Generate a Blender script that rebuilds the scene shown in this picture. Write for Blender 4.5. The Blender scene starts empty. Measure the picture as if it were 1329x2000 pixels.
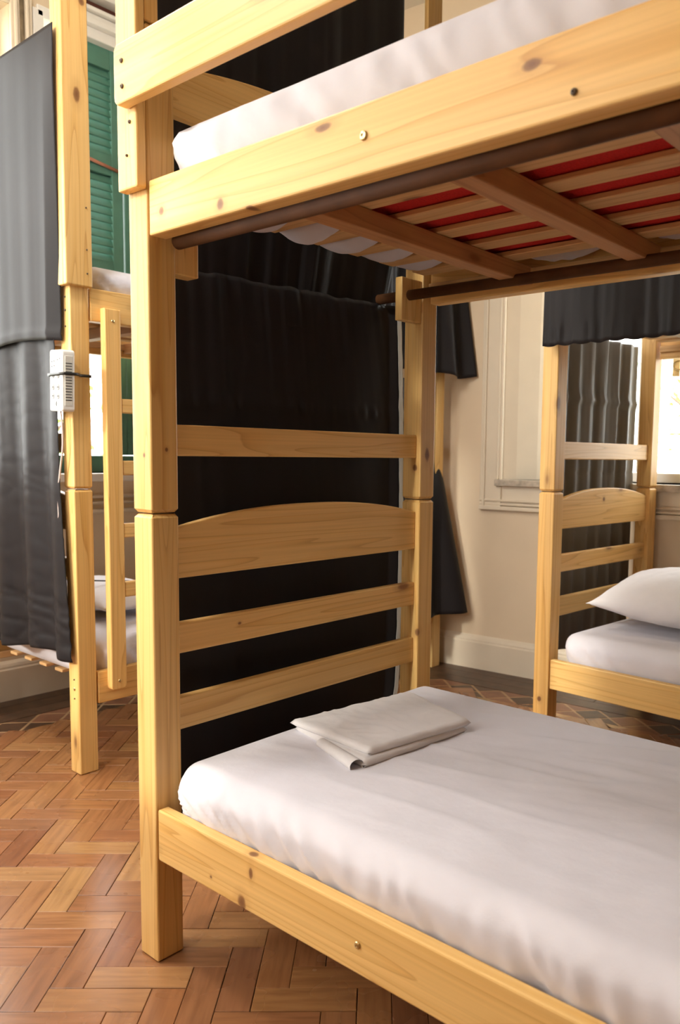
import bpy, bmesh, math, random
from mathutils import Vector, Matrix, noise

random.seed(7)
scene = bpy.context.scene
COL = scene.collection

# ------------------------------------------------------------------ camera
cam_d = bpy.data.cameras.new('camera')
cam = bpy.data.objects.new('camera', cam_d)
COL.objects.link(cam)
scene.camera = cam
CAM = Vector((1.61936, -1.00781, 1.17436))
YAW, PITCH, ROLL, FPX = 0.69984, -0.09564, 0.01398, 1587.72
PPX, PPY = 111.01, 40.04
fwd = Vector((-math.sin(YAW) * math.cos(PITCH), math.cos(YAW) * math.cos(PITCH), math.sin(PITCH)))
rgt = Vector((math.cos(YAW), math.sin(YAW), 0))
upv = rgt.cross(fwd)
c_, s_ = math.cos(ROLL), math.sin(ROLL)
rx, uy = rgt * c_ + upv * s_, upv * c_ - rgt * s_
cam.matrix_world = Matrix(((rx.x, uy.x, -fwd.x, CAM.x), (rx.y, uy.y, -fwd.y, CAM.y),
                           (rx.z, uy.z, -fwd.z, CAM.z), (0, 0, 0, 1)))
cam_d.sensor_fit = 'VERTICAL'
cam_d.sensor_height = 36.0
cam_d.lens = FPX / 2000 * 36.0
cam_d.shift_x = -PPX / 2000
cam_d.shift_y = PPY / 2000
cam_d.clip_start = 0.05
cam_d.dof.use_dof = True
cam_d.dof.focus_distance = 2.1
cam_d.dof.aperture_fstop = 4.5

# ------------------------------------------------------------------ world, light, exposure
world = bpy.data.worlds.new('sky')
scene.world = world
world.use_nodes = True
wn = world.node_tree.nodes
wn['Background'].inputs['Color'].default_value = (1.0, 0.98, 0.97, 1)
wn['Background'].inputs['Strength'].default_value = 9.0
vs = scene.view_settings
vs.view_transform = 'Standard'
vs.look = 'None'
vs.gamma = 1.0
vs.use_curve_mapping = False
vs.exposure = 0.4


sun_d = bpy.data.lights.new('sun', 'SUN')
sun_d.energy = 2.2
sun_d.angle = math.radians(4.0)
sun_d.color = (1.0, 0.95, 0.86)
sun = bpy.data.objects.new('sun', sun_d)
sun.rotation_euler = Vector((-0.02, 0.91, -0.40)).to_track_quat('-Z', 'Y').to_euler()
sun.location = (0, -8, 6)
COL.objects.link(sun)


def portal(name, loc, rot, sx, sy):
    """daylight portal in a window opening"""
    d = bpy.data.lights.new(name, 'AREA')
    d.shape = 'RECTANGLE'
    d.size, d.size_y = sx, sy
    d.cycles.is_portal = True
    o = bpy.data.objects.new(name, d)
    o.location = loc
    o.rotation_euler = rot
    COL.objects.link(o)


# ------------------------------------------------------------------ materials
def new_mat(name):
    m = bpy.data.materials.new(name)
    m.use_nodes = True
    nt = m.node_tree
    b = nt.nodes['Principled BSDF']
    return m, nt, b


def N(nt, typ, **kw):
    n = nt.nodes.new(typ)
    for k, v in kw.items():
        setattr(n, k, v)
    return n


def ramp(nt, fac, stops):
    r = N(nt, 'ShaderNodeValToRGB')
    el = r.color_ramp.elements
    while len(el) > len(stops):
        el.remove(el[-1])
    while len(el) < len(stops):
        el.new(0.5)
    for e, (p, c) in zip(el, stops):
        e.position = p
        e.color = (*c, 1)
    nt.links.new(fac, r.inputs['Fac'])
    return r.outputs['Color']


def mixc(nt, fac, a, b, blend='MIX'):
    m = N(nt, 'ShaderNodeMix', data_type='RGBA', blend_type=blend)
    L = nt.links.new
    for sock, v in ((m.inputs['Factor'], fac), (m.inputs['A'], a), (m.inputs['B'], b)):
        if isinstance(v, (int, float)):
            sock.default_value = v
        elif isinstance(v, tuple):
            sock.default_value = (*v, 1)
        else:
            L(v, sock)
    return m.outputs['Result']


def math_(nt, op, a, b=None):
    m = N(nt, 'ShaderNodeMath', operation=op)
    for s, v in ((m.inputs[0], a), (m.inputs[1], b)):
        if v is None:
            continue
        if isinstance(v, (int, float)):
            s.default_value = v
        else:
            nt.links.new(v, s)
    return m.outputs[0]


def bump(nt, b, height, strength, dist=0.01):
    bp = N(nt, 'ShaderNodeBump')
    bp.inputs['Strength'].default_value = strength
    bp.inputs['Distance'].default_value = dist
    nt.links.new(height, bp.inputs['Height'])
    nt.links.new(bp.outputs['Normal'], b.inputs['Normal'])


def pine(name, axis, light=(0.84, 0.56, 0.225), mid=(0.74, 0.43, 0.13), dark=(0.50, 0.235, 0.06), rough=0.42, knots=True, spots=()):
    m, nt, b = new_mat(name)
    L = nt.links.new
    tc = N(nt, 'ShaderNodeTexCoord')
    oi = N(nt, 'ShaderNodeObjectInfo')
    comb = N(nt, 'ShaderNodeCombineXYZ')
    for i, k in enumerate((37.0, 61.0, 83.0)):
        L(math_(nt, 'MULTIPLY', oi.outputs['Random'], k), comb.inputs[i])
    add = N(nt, 'ShaderNodeVectorMath', operation='ADD')
    L(tc.outputs['Object'], add.inputs[0])
    L(comb.outputs[0], add.inputs[1])
    mp = N(nt, 'ShaderNodeMapping')
    sc = [13.0, 13.0, 13.0]
    sc['xyz'.index(axis)] = 0.5
    mp.inputs['Scale'].default_value = sc
    L(add.outputs[0], mp.inputs['Vector'])
    n1 = N(nt, 'ShaderNodeTexNoise')
    n1.inputs['Scale'].default_value = 1.3
    n1.inputs['Detail'].default_value = 1.0
    n1.inputs['Distortion'].default_value = 0.25
    L(mp.outputs[0], n1.inputs['Vector'])
    # growth rings: contour lines of the soft noise
    rings = math_(nt, 'MULTIPLY', n1.outputs['Fac'], 9.0)
    fr = math_(nt, 'FRACT', rings)
    ringc = ramp(nt, fr, [(0.0, light), (0.55, light), (0.86, mid), (0.97, dark), (1.0, light)])
    n2 = N(nt, 'ShaderNodeTexNoise')
    n2.inputs['Scale'].default_value = 0.7
    n2.inputs['Detail'].default_value = 2.0
    L(mp.outputs[0], n2.inputs['Vector'])
    tone = ramp(nt, n2.outputs['Fac'], [(0.3, mid), (0.7, light)])
    col = mixc(nt, 0.46, tone, ringc)
    # fine fibres
    mp2 = N(nt, 'ShaderNodeMapping')
    sc2 = [160.0, 160.0, 160.0]
    sc2['xyz'.index(axis)] = 2.0
    mp2.inputs['Scale'].default_value = sc2
    L(add.outputs[0], mp2.inputs['Vector'])
    n3 = N(nt, 'ShaderNodeTexNoise')
    n3.inputs['Scale'].default_value = 1.0
    n3.inputs['Detail'].default_value = 2.0
    L(mp2.outputs[0], n3.inputs['Vector'])
    fib = ramp(nt, n3.outputs['Fac'], [(0.35, (0.94, 0.93, 0.92)), (0.65, (1.03, 1.03, 1.03))])
    col = mixc(nt, 1.0, col, fib, 'MULTIPLY')
    if knots:
        mp3 = N(nt, 'ShaderNodeMapping')
        sc3 = [9.0, 9.0, 9.0]
        sc3['xyz'.index(axis)] = 3.6
        mp3.inputs['Scale'].default_value = sc3
        L(add.outputs[0], mp3.inputs['Vector'])
        vo = N(nt, 'ShaderNodeTexVoronoi')
        vo.inputs['Scale'].default_value = 1.0
        L(mp3.outputs[0], vo.inputs['Vector'])
        sep = N(nt, 'ShaderNodeSeparateColor')
        L(vo.outputs['Color'], sep.inputs[0])
        rare = math_(nt, 'LESS_THAN', sep.outputs[0], 0.55)
        kn = ramp(nt, vo.outputs['Distance'], [(0.0, (1, 1, 1)), (0.075, (0.85, 0.85, 0.85)), (0.12, (0.3, 0.3, 0.3)), (0.22, (0, 0, 0))])
        kf = math_(nt, 'MULTIPLY', rare, kn)
        col = mixc(nt, kf, col, (0.23, 0.095, 0.035))
    for cx, cy, cz, ax_, ay_, az_ in spots:
        sub = N(nt, 'ShaderNodeVectorMath', operation='SUBTRACT')
        sub.inputs[1].default_value = (cx, cy, cz)
        wob = N(nt, 'ShaderNodeTexNoise')
        wob.inputs['Scale'].default_value = 45.0
        L(tc.outputs['Object'], wob.inputs['Vector'])
        L(tc.outputs['Object'], sub.inputs[0])
        div = N(nt, 'ShaderNodeVectorMath', operation='DIVIDE')
        div.inputs[1].default_value = (ax_, ay_, az_)
        L(sub.outputs[0], div.inputs[0])
        ln = N(nt, 'ShaderNodeVectorMath', operation='LENGTH')
        L(div.outputs[0], ln.inputs[0])
        dist = math_(nt, 'ADD', ln.outputs['Value'], math_(nt, 'MULTIPLY', wob.outputs['Fac'], 0.5))
        halo = ramp(nt, math_(nt, 'MULTIPLY', dist, 0.3), [(0.30, (0.42, 0.42, 0.42)), (0.75, (0, 0, 0))])
        col = mixc(nt, halo, col, (0.50, 0.25, 0.08))
        core = ramp(nt, math_(nt, 'MULTIPLY', dist, 0.5), [(0.22, (0.95, 0.95, 0.95)), (0.45, (0.8, 0.8, 0.8)), (0.62, (0, 0, 0))])
        col = mixc(nt, core, col, (0.20, 0.085, 0.035))
    # tone varies piece to piece
    pv = ramp(nt, oi.outputs['Random'], [(0.0, (0.88, 0.85, 0.82)), (0.5, (1.0, 0.99, 0.97)), (1.0, (1.06, 1.02, 1.0))])
    col = mixc(nt, 1.0, col, pv, 'MULTIPLY')
    L(col, b.inputs['Base Color'])
    b.inputs['Roughness'].default_value = rough
    b.inputs['Specular IOR Level'].default_value = 0.35
    bump(nt, b, n3.outputs['Fac'], 0.05, 0.001)
    return m


PINE = {a: pine('pine_' + a, a) for a in 'xyz'}
RAW = {a: pine('raw_lath_' + a, a, (0.72, 0.46, 0.22), (0.60, 0.35, 0.15), (0.42, 0.22, 0.08), 0.6) for a in 'xyz'}
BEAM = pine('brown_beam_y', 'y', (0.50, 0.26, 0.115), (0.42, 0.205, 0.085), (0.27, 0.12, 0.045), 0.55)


def plain(name, col, rough=0.5, metallic=0.0, nscale=0, namp=0.0, bmp=0.0, spec=0.5):
    m, nt, b = new_mat(name)
    b.inputs['Roughness'].default_value = rough
    b.inputs['Metallic'].default_value = metallic
    b.inputs['Specular IOR Level'].default_value = spec
    if nscale:
        tc = N(nt, 'ShaderNodeTexCoord')
        n = N(nt, 'ShaderNodeTexNoise')
        n.inputs['Scale'].default_value = nscale
        n.inputs['Detail'].default_value = 6
        nt.links.new(tc.outputs['Object'], n.inputs['Vector'])
        lo = tuple(c * (1 - namp) for c in col)
        hi = tuple(min(1, c * (1 + namp)) for c in col)
        nt.links.new(ramp(nt, n.outputs['Fac'], [(0.3, lo), (0.7, hi)]), b.inputs['Base Color'])
        if bmp:
            bump(nt, b, n.outputs['Fac'], bmp, 0.01)
    else:
        b.inputs['Base Color'].default_value = (*col, 1)
    return m


WALL = plain('cream_wall_paint', (0.74, 0.59, 0.415), 0.55, 0, 3.0, 0.035, 0.06)
TRIMM = plain('cream_gloss_trim', (0.74, 0.63, 0.485), 0.38, 0, 6.0, 0.03, 0.03)
WHITEW = plain('white_window_paint', (0.85, 0.81, 0.74), 0.4, 0, 9.0, 0.04, 0.03)
CEIL = plain('cream_ceiling', (0.78, 0.71, 0.60), 0.8, 0, 4.0, 0.02)
GREEN = plain('green_shutter_paint', (0.085, 0.215, 0.155), 0.42, 0, 14.0, 0.10, 0.05)
STONE = plain('worn_stone_sill', (0.50, 0.42, 0.33), 0.7, 0, 25.0, 0.35, 0.3)
DKRED = plain('dark_red_paint', (0.10, 0.025, 0.015), 0.5, 0, 9.0, 0.1)
RODM = plain('brown_curtain_rod', (0.085, 0.033, 0.012), 0.65, 0, 14.0, 0.25, 0.0, 0.15)
BRASS = plain('brass_screw', (0.62, 0.48, 0.25), 0.3, 1.0, 60.0, 0.1)
SCREWD = plain('dark_screw_hole', (0.10, 0.065, 0.04), 0.6, 0, 60.0, 0.2)
WHITEP = plain('white_plastic', (0.80, 0.78, 0.74), 0.35, 0, 40.0, 0.02)
GREYP = plain('grey_socket_plastic', (0.06, 0.055, 0.055), 0.5, 0, 40.0, 0.05)
BLACKP = plain('black_nylon', (0.015, 0.014, 0.013), 0.4, 0, 40.0, 0.1)
CORDM = plain('pinkish_cord', (0.62, 0.47, 0.42), 0.5, 0, 40.0, 0.05)
PIPE = plain('grimy_brown_pipe', (0.20, 0.145, 0.085), 0.6, 0, 20.0, 0.4, 0.2)
REDF = plain('red_mattress_fabric', (0.50, 0.018, 0.016), 0.8, 0, 220.0, 0.18, 0.25, 0.2)
GROUT = plain('dark_joint_bed', (0.11, 0.055, 0.028), 0.8, 0, 30.0, 0.3)
EARTH = plain('garden_ground', (0.22, 0.22, 0.15), 0.9, 0, 2.0, 0.3)
BARK = plain('bark', (0.13, 0.09, 0.06), 0.9, 0, 20.0, 0.3)


def fabric(name, col, rough, sheen=0.0, trans=0.0, weave=900.0, wr=0.25, spec=0.3, tint=None):
    m, nt, b = new_mat(name)
    L = nt.links.new
    tc = N(nt, 'ShaderNodeTexCoord')
    n = N(nt, 'ShaderNodeTexNoise')
    n.inputs['Scale'].default_value = 7.0
    n.inputs['Detail'].default_value = 5
    L(tc.outputs['Object'], n.inputs['Vector'])
    w = N(nt, 'ShaderNodeTexNoise')
    w.inputs['Scale'].default_value = weave
    L(tc.outputs['Object'], w.inputs['Vector'])
    lo = tuple(c * 0.93 for c in col)
    L(ramp(nt, n.outputs['Fac'], [(0.3, lo), (0.7, col)]), b.inputs['Base Color'])
    b.inputs['Roughness'].default_value = rough
    b.inputs['Specular IOR Level'].default_value = spec
    if sheen:
        b.inputs['Sheen Weight'].default_value = sheen
        b.inputs['Sheen Roughness'].default_value = 0.4
    h = math_(nt, 'ADD', math_(nt, 'MULTIPLY', n.outputs['Fac'], 1.0), math_(nt, 'MULTIPLY', w.outputs['Fac'], 0.04))
    bump(nt, b, h, wr, 0.02)
    if trans:
        t = N(nt, 'ShaderNodeBsdfTranslucent')
        t.inputs['Color'].default_value = (*(tint or col), 1)
        mx = N(nt, 'ShaderNodeMixShader')
        mx.inputs[0].default_value = trans
        out = nt.nodes['Material Output']
        L(b.outputs[0], mx.inputs[1])
        L(t.outputs[0], mx.inputs[2])
        L(mx.outputs[0], out.inputs['Surface'])
    return m


SHEET = fabric('lilac_white_sheet', (0.74, 0.715, 0.775), 0.85, 0.15, 0, 700, 0.30, 0.2)
SHEETT = fabric('thin_sheet_edge', (0.74, 0.70, 0.76), 0.85, 0.1, 0.25, 700, 0.3, 0.2)
CASE = fabric('cream_pillowcase', (0.74, 0.70, 0.70), 0.85, 0.15, 0, 700, 0.35, 0.2)
PILLOW = fabric('white_pillow', (0.82, 0.79, 0.81), 0.85, 0.15, 0, 700, 0.30, 0.2)
SATIN = fabric('charcoal_satin', (0.021, 0.018, 0.019), 0.48, 0.0, 0.04, 1200, 0.04, 0.13, (0.13, 0.12, 0.115))


SATIN2 = fabric('thin_grey_satin', (0.27, 0.255, 0.235), 0.48, 0.0, 0.30, 1200, 0.04, 0.25, (0.20, 0.195, 0.175))


def glass_mat():
    m, nt, b = new_mat('window_glass')
    out = nt.nodes['Material Output']
    tr = N(nt, 'ShaderNodeBsdfTransparent')
    tr.inputs[0].default_value = (0.96, 0.98, 0.97, 1)
    gl = N(nt, 'ShaderNodeBsdfGlossy')
    gl.inputs['Roughness'].default_value = 0.03
    mx = N(nt, 'ShaderNodeMixShader')
    mx.inputs[0].default_value = 0.06
    nt.links.new(tr.outputs[0], mx.inputs[1])
    nt.links.new(gl.outputs[0], mx.inputs[2])
    nt.links.new(mx.outputs[0], out.inputs['Surface'])
    return m


GLASS = glass_mat()
LEAF = fabric('leaf_green', (0.10, 0.22, 0.035), 0.5, 0, 0.4, 50, 0.0, 0.4, (0.3, 0.5, 0.08))


def parquet(name, per_object):
    m, nt, b = new_mat(name)
    L = nt.links.new
    if per_object:
        rnd = N(nt, 'ShaderNodeObjectInfo').outputs['Random']
    else:
        rnd = N(nt, 'ShaderNodeNewGeometry').outputs['Random Per Island']
    uv = N(nt, 'ShaderNodeUVMap')
    comb = N(nt, 'ShaderNodeCombineXYZ')
    L(math_(nt, 'MULTIPLY', rnd, 91.0), comb.inputs[0])
    L(math_(nt, 'MULTIPLY', rnd, 57.0), comb.inputs[1])
    add = N(nt, 'ShaderNodeVectorMath', operation='ADD')
    L(uv.outputs[0], add.inputs[0])
    L(comb.outputs[0], add.inputs[1])
    mp = N(nt, 'ShaderNodeMapping')
    mp.inputs['Scale'].default_value = (6.0, 60.0, 1)
    L(add.outputs[0], mp.inputs['Vector'])
    n = N(nt, 'ShaderNodeTexNoise')
    n.inputs['Scale'].default_value = 1.0
    n.inputs['Detail'].default_value = 5
    L(mp.outputs[0], n.inputs['Vector'])
    base = ramp(nt, rnd, [(0.0, (0.23, 0.085, 0.033)), (0.2, (0.32, 0.138, 0.052)), (0.4, (0.25, 0.105, 0.046)),
                          (0.6, (0.36, 0.170, 0.062)), (0.8, (0.29, 0.112, 0.044)), (1.0, (0.40, 0.210, 0.082))])
    g = ramp(nt, n.outputs['Fac'], [(0.3, (0.74, 0.70, 0.66)), (0.6, (1.05, 1.05, 1.05))])
    col = mixc(nt, 1.0, base, g, 'MULTIPLY')
    # worn, dusty patches
    geo = N(nt, 'ShaderNodeNewGeometry')
    nd = N(nt, 'ShaderNodeTexNoise')
    nd.inputs['Scale'].default_value = 5.0
    nd.inputs['Detail'].default_value = 3
    L(geo.outputs['Position'], nd.inputs['Vector'])
    wear = ramp(nt, nd.outputs['Fac'], [(0.45, (0, 0, 0)), (0.85, (0.05, 0.05, 0.05))])
    col = mixc(nt, wear, col, (0.38, 0.22, 0.11))
    L(col, b.inputs['Base Color'])
    rr = ramp(nt, nd.outputs['Fac'], [(0.3, (0.26, 0.26, 0.26)), (0.75, (0.29, 0.29, 0.29))])
    L(rr, b.inputs['Roughness'])
    b.inputs['Specular IOR Level'].default_value = 0.5
    bump(nt, b, n.outputs['Fac'], 0.10, 0.003)
    return m


PARQ_O, PARQ_I = parquet('parquet_block', True), parquet('parquet_field', False)
DARKP = plain('dark_border_plank', (0.075, 0.038, 0.020), 0.4, 0, 18.0, 0.35, 0.05)
DIA_A = plain('reddish_inlay', (0.22, 0.095, 0.05), 0.4, 0, 22.0, 0.2)
DIA_B = plain('light_inlay', (0.40, 0.25, 0.13), 0.4, 0, 22.0, 0.15)

# ------------------------------------------------------------------ mesh helpers
CATS = {}


def empty(name, loc=(0, 0, 0), rz=0.0):
    o = bpy.data.objects.new(name, None)
    o.location = loc
    o.rotation_euler = (0, 0, rz)
    o.empty_display_size = 0.1
    COL.objects.link(o)
    return o


def tag(o, label, cat, group=None):
    o['label'] = label
    o['category'] = cat
    if group:
        o['group'] = group
    return o


def struct(o):
    o['kind'] = 'structure'
    return o


def obj(name, me, mat, parent=None, smooth=False):
    if isinstance(me, bmesh.types.BMesh):
        bm = me
        me = bpy.data.meshes.new(name)
        bm.to_mesh(me)
        bm.free()
    if mat and not me.materials:
        me.materials.append(mat)
    if smooth:
        for p in me.polygons:
            p.use_smooth = True
    o = bpy.data.objects.new(name, me)
    COL.objects.link(o)
    o.parent = parent
    return o


def add_box(bm, x0, x1, y0, y1, z0, z1, M=None):
    vs_ = [Vector(p) for p in ((x0, y0, z0), (x1, y0, z0), (x1, y1, z0), (x0, y1, z0),
                               (x0, y0, z1), (x1, y0, z1), (x1, y1, z1), (x0, y1, z1))]
    if M:
        vs_ = [M @ v for v in vs_]
    v = [bm.verts.new(p) for p in vs_]
    for f in ((0, 3, 2, 1), (4, 5, 6, 7), (0, 1, 5, 4), (1, 2, 6, 5), (2, 3, 7, 6), (3, 0, 4, 7)):
        bm.faces.new([v[i] for i in f])
    return v


def box(name, x0, x1, y0, y1, z0, z1, mat, parent=None, bev=0.004, seg=2, M=None):
    bm = bmesh.new()
    add_box(bm, x0, x1, y0, y1, z0, z1, M)
    if bev:
        bmesh.ops.bevel(bm, geom=list(bm.edges), offset=bev, segments=seg, affect='EDGES', profile=0.5)
    return obj(name, bm, mat, parent)


def add_tube(bm, pts, r, n=12, cap=True):
    pts = [Vector(p) for p in pts]
    rings = []
    for i, p in enumerate(pts):
        t = (pts[min(i + 1, len(pts) - 1)] - pts[max(i - 1, 0)]).normalized()
        a = Vector((0, 0, 1)) if abs(t.z) < 0.9 else Vector((1, 0, 0))
        u = t.cross(a).normalized()
        w = t.cross(u)
        rings.append([bm.verts.new(p + (u * math.cos(2 * math.pi * k / n) + w * math.sin(2 * math.pi * k / n)) * r) for k in range(n)])
    for a, b in zip(rings, rings[1:]):
        for k in range(n):
            f = bm.faces.new((a[k], a[(k + 1) % n], b[(k + 1) % n], b[k]))
            f.smooth = True
    if cap:
        bm.faces.new(rings[0][::-1])
        bm.faces.new(rings[-1])


def tube(name, pts, r, mat, parent=None, n=12):
    bm = bmesh.new()
    add_tube(bm, pts, r, n)
    bmesh.ops.recalc_face_normals(bm, faces=bm.faces)
    return obj(name, bm, mat, parent)


def screw(parent, p, axis, r=0.006, mat=None, proud=0.003, name='screw'):
    """domed screw head with a slot, facing the given axis"""
    bm = bmesh.new()
    prof = [(r, 0.0), (r, 0.4), (r * 0.8, 0.8), (r * 0.35, 1.0), (r * 0.2, 0.55)]
    n = 10
    a = Vector(axis).normalized()
    u = a.orthogonal().normalized()
    w = a.cross(u)
    rings = [[bm.verts.new(Vector(p) + a * (h * proud) + (u * math.cos(2 * math.pi * k / n) + w * math.sin(2 * math.pi * k / n)) * rr)
              for k in range(n)] for rr, h in prof]
    for q0, q1 in zip(rings, rings[1:]):
        for k in range(n):
            bm.faces.new((q0[k], q0[(k + 1) % n], q1[(k + 1) % n], q1[k]))
    bm.faces.new(rings[-1])
    return obj(name, bm, mat or BRASS, parent)


def grid(name, fn, ns, nt_, mat, parent=None, thick=0.0):
    """surface from fn(s, t) -> Vector, s and t in 0..1"""
    vs_ = [fn(i / ns, j / nt_) for j in range(nt_ + 1) for i in range(ns + 1)]
    fs = [(j * (ns + 1) + i, j * (ns + 1) + i + 1, (j + 1) * (ns + 1) + i + 1, (j + 1) * (ns + 1) + i)
          for j in range(nt_) for i in range(ns)]
    me = bpy.data.meshes.new(name)
    me.from_pydata([tuple(v) for v in vs_], [], fs)
    o = obj(name, me, mat, parent, True)
    if thick:
        md = o.modifiers.new('cloth_thickness', 'SOLIDIFY')
        md.thickness = thick
        md.offset = 0
    return o


def fbm(x, y, z=0.0):
    return noise.noise((x, y, z)) + 0.5 * noise.noise((2 * x, 2 * y, 2 * z + 5)) + 0.25 * noise.noise((4 * x, 4 * y, 4 * z + 9))


# ------------------------------------------------------------------ room shell
WM = math.atan(0.0864)           # the back wall runs slightly off square
XL = -2.18                       # inner face of the wall with the shutters
YB = 2.564                       # back wall at the corner
ZC = 3.62
XR, YF = 6.5, -1.62
BACK = Matrix.Translation((XL, YB, 0)) @ Matrix.Rotation(WM, 4, 'Z')             # local x along wall, +y outward
LEFT = Matrix.Translation((XL, 0, 0)) @ Matrix.Rotation(math.pi / 2, 4, 'Z')     # local x = world y, +y outward (-x)


def wall(name, M, u0, u1, holes, thick=0.32, mat=WALL, z1=ZC):
    us = sorted({u0, u1, *[h[0] for h in holes], *[h[1] for h in holes]})
    zs = sorted({0.0, z1, *[h[2] for h in holes], *[h[3] for h in holes]})
    bm = bmesh.new()
    for a, b in zip(us, us[1:]):
        for c, d in zip(zs, zs[1:]):
            mu, mz = (a + b) / 2, (c + d) / 2
            if any(h[0] < mu < h[1] and h[2] < mz < h[3] for h in holes):
                continue
            add_box(bm, a, b, 0, thick, c, d, M)
    bmesh.ops.remove_doubles(bm, verts=bm.verts, dist=1e-5)
    # drop the inner faces shared by two cells
    seen = {}
    for f in list(bm.faces):
        k = frozenset(v.index for v in f.verts)
        seen.setdefault(frozenset(f.verts), []).append(f)
    for fs in seen.values():
        if len(fs) > 1:
            for f in fs:
                bm.faces.remove(f)
    return struct(obj(name, bm, mat))


W1 = (0.90, 1.85, 1.06, 3.17)      # shuttered window, world y range on the left wall
W2 = (-0.33, 0.775, 1.06, 3.14)
W3 = (-1.38, -0.52, 1.06, 3.17)
W5 = (XR + 0.86, XR + 2.04, 1.06, 3.17)
     # front wall, behind and left of the viewer
W6 = (XR - 0.30, XR + 0.30, 1.06, 3.17)
def bu(x):                          # back-wall coordinate of a world x
    return (x - XL) / math.cos(WM)


WB = (bu(-0.755), bu(0.95), 1.05, 3.1)
wall('wall_left', LEFT, YF - 0.3, YB + 0.3, [W1, W2, W3])
wall('wall_back', BACK, 0.0, 9.0, [WB])
FRONT = Matrix.Translation((XR, YF, 0)) @ Matrix.Rotation(math.pi, 4, 'Z')
wall('wall_front', FRONT, 0, XR - XL, [W5, W6])
RIGHT = Matrix.Translation((XR, 3.6, 0)) @ Matrix.Rotation(-math.pi / 2, 4, 'Z')
wall('wall_right', RIGHT, 0, 3.6 - YF, [])
bm = bmesh.new()
add_box(bm, XL - 0.3, XR + 0.3, YF - 0.3, 3.8, ZC, ZC + 0.15)
struct(obj('ceiling', bm, CEIL))

for w, nm in ((W1, 'a'), (W2, 'b'), (W3, 'c')):
    portal('window_light_' + nm, (XL - 0.16, (w[0] + w[1]) / 2, (w[2] + w[3]) / 2), (0, -math.pi / 2, 0), w[3] - w[2], w[1] - w[0])
pc = BACK @ Vector(((WB[0] + WB[1]) / 2, 0.2, (WB[2] + WB[3]) / 2))
portal('window_light_d', pc, (-math.pi / 2, 0, WM), WB[1] - WB[0], WB[3] - WB[2])

for w, nm in ((W5, 'e'), (W6, 'f')):
    fc = FRONT @ Vector(((w[0] + w[1]) / 2, 0.16, (w[2] + w[3]) / 2))
    portal('window_light_' + nm, fc, (math.pi / 2, 0, 0), w[1] - w[0], w[3] - w[2])

# garden floor outside
bm = bmesh.new()
add_box(bm, -30, 30, -30, 30, -1.3, -1.2)
struct(obj('garden_ground', bm, EARTH))

# floor slab and parquet
bm = bmesh.new()
add_box(bm, XL - 0.1, XR, YF, 3.5, -0.12, -0.014)
FLOOR = struct(obj('floor', bm, GROUT))
PW, PL, GAP = 0.0752, 0.2256, 0.0011
ANG = math.radians(41.5)
E1, E2 = Vector((math.cos(ANG), math.sin(ANG))), Vector((-math.sin(ANG), math.cos(ANG)))
ORG = Vector((0.0165, -0.2645))


def project(p):
    d = Vector(p) - CAM
    x, y, z = d.dot(rx), d.dot(uy), d.dot(fwd)
    if z < 0.1:
        return None
    return 664.5 + PPX + FPX * x / z, 1000 + PPY - FPX * y / z, z


def back_y(x):
    return YB + math.tan(WM) * (x - XL)


BORDER = 0.48
blocks = []
for i in range(-80, 81):
    for j in range(-20, 21):
        base = Vector((i - 3 * j, i + 3 * j))
        for kind in (0, 1):
            lo = base if kind == 0 else base + Vector((-1, 0))
            sz = (3, 1) if kind == 0 else (1, 3)
            cen = lo + Vector((sz[0] / 2, sz[1] / 2))
            cw = ORG + E1 * (cen.x * PW) + E2 * (cen.y * PW)
            if not (XL + BORDER - 0.03 < cw.x < XR and YF < cw.y < back_y(cw.x) - BORDER + 0.03):
                continue
            pp = project((cw.x, cw.y, 0))
            vis = 0
            if pp and -40 < pp[0] < 1370 and 900 < pp[1] < 2040:
                vis = 1.0 / pp[2] ** 3
                # floor areas in view: left of the near post, under its rail, and small gaps beyond
                if pp[0] > 900 and pp[1] > 1450:
                    vis *= 0.02
                elif pp[0] > 380 and pp[1] < 1600:
                    vis *= 0.3
            blocks.append((vis, cw, ANG + (0 if kind == 0 else math.pi / 2)))
blocks.sort(key=lambda b: -b[0])


def block_verts(l, w, z0, z1, ch):
    hl, hw = l / 2, w / 2
    low = [(-hl, -hw, z0), (hl, -hw, z0), (hl, hw, z0), (-hl, hw, z0)]
    mid = [(x, y, z1 - ch) for x, y, _ in low]
    top = [(x - math.copysign(ch, x), y - math.copysign(ch, y), z1) for x, y, _ in low]
    return low + mid + top


BF = [(8, 9, 10, 11)] + [(a, (a + 1) % 4, (a + 1) % 4 + 4, a + 4) for a in range(4)] + [(a + 4, (a + 1) % 4 + 4, (a + 1) % 4 + 8, a + 8) for a in range(4)]
block_meshes = []
for k in range(4):
    me = bpy.data.meshes.new('parquet_block')
    g = GAP * (0.6 + 0.4 * k)
    vv = block_verts(PL - g, PW - g, -0.02, 0.0, 0.0012)
    me.from_pydata(vv, [], BF)
    uvl = me.uv_layers.new(name='UVMap')
    for lp in me.loops:
        v = vv[lp.vertex_index]
        uvl.data[lp.index].uv = (v[0], v[1])
    me.materials.append(PARQ_O)
    block_meshes.append(me)
for n_, (vis, cw, an) in enumerate(blocks[:300]):
    o = bpy.data.objects.new('parquet_block', block_meshes[n_ % 4])
    COL.objects.link(o)
    o.parent = FLOOR
    o.location = (cw.x, cw.y, random.uniform(-0.0006, 0.0006))
    o.rotation_euler = (random.gauss(0, 0.0012), random.gauss(0, 0.0012), an + random.gauss(0, 0.0015) + (math.pi if random.random() < 0.5 else 0))
V_, F_, U_ = [], [], []
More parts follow.
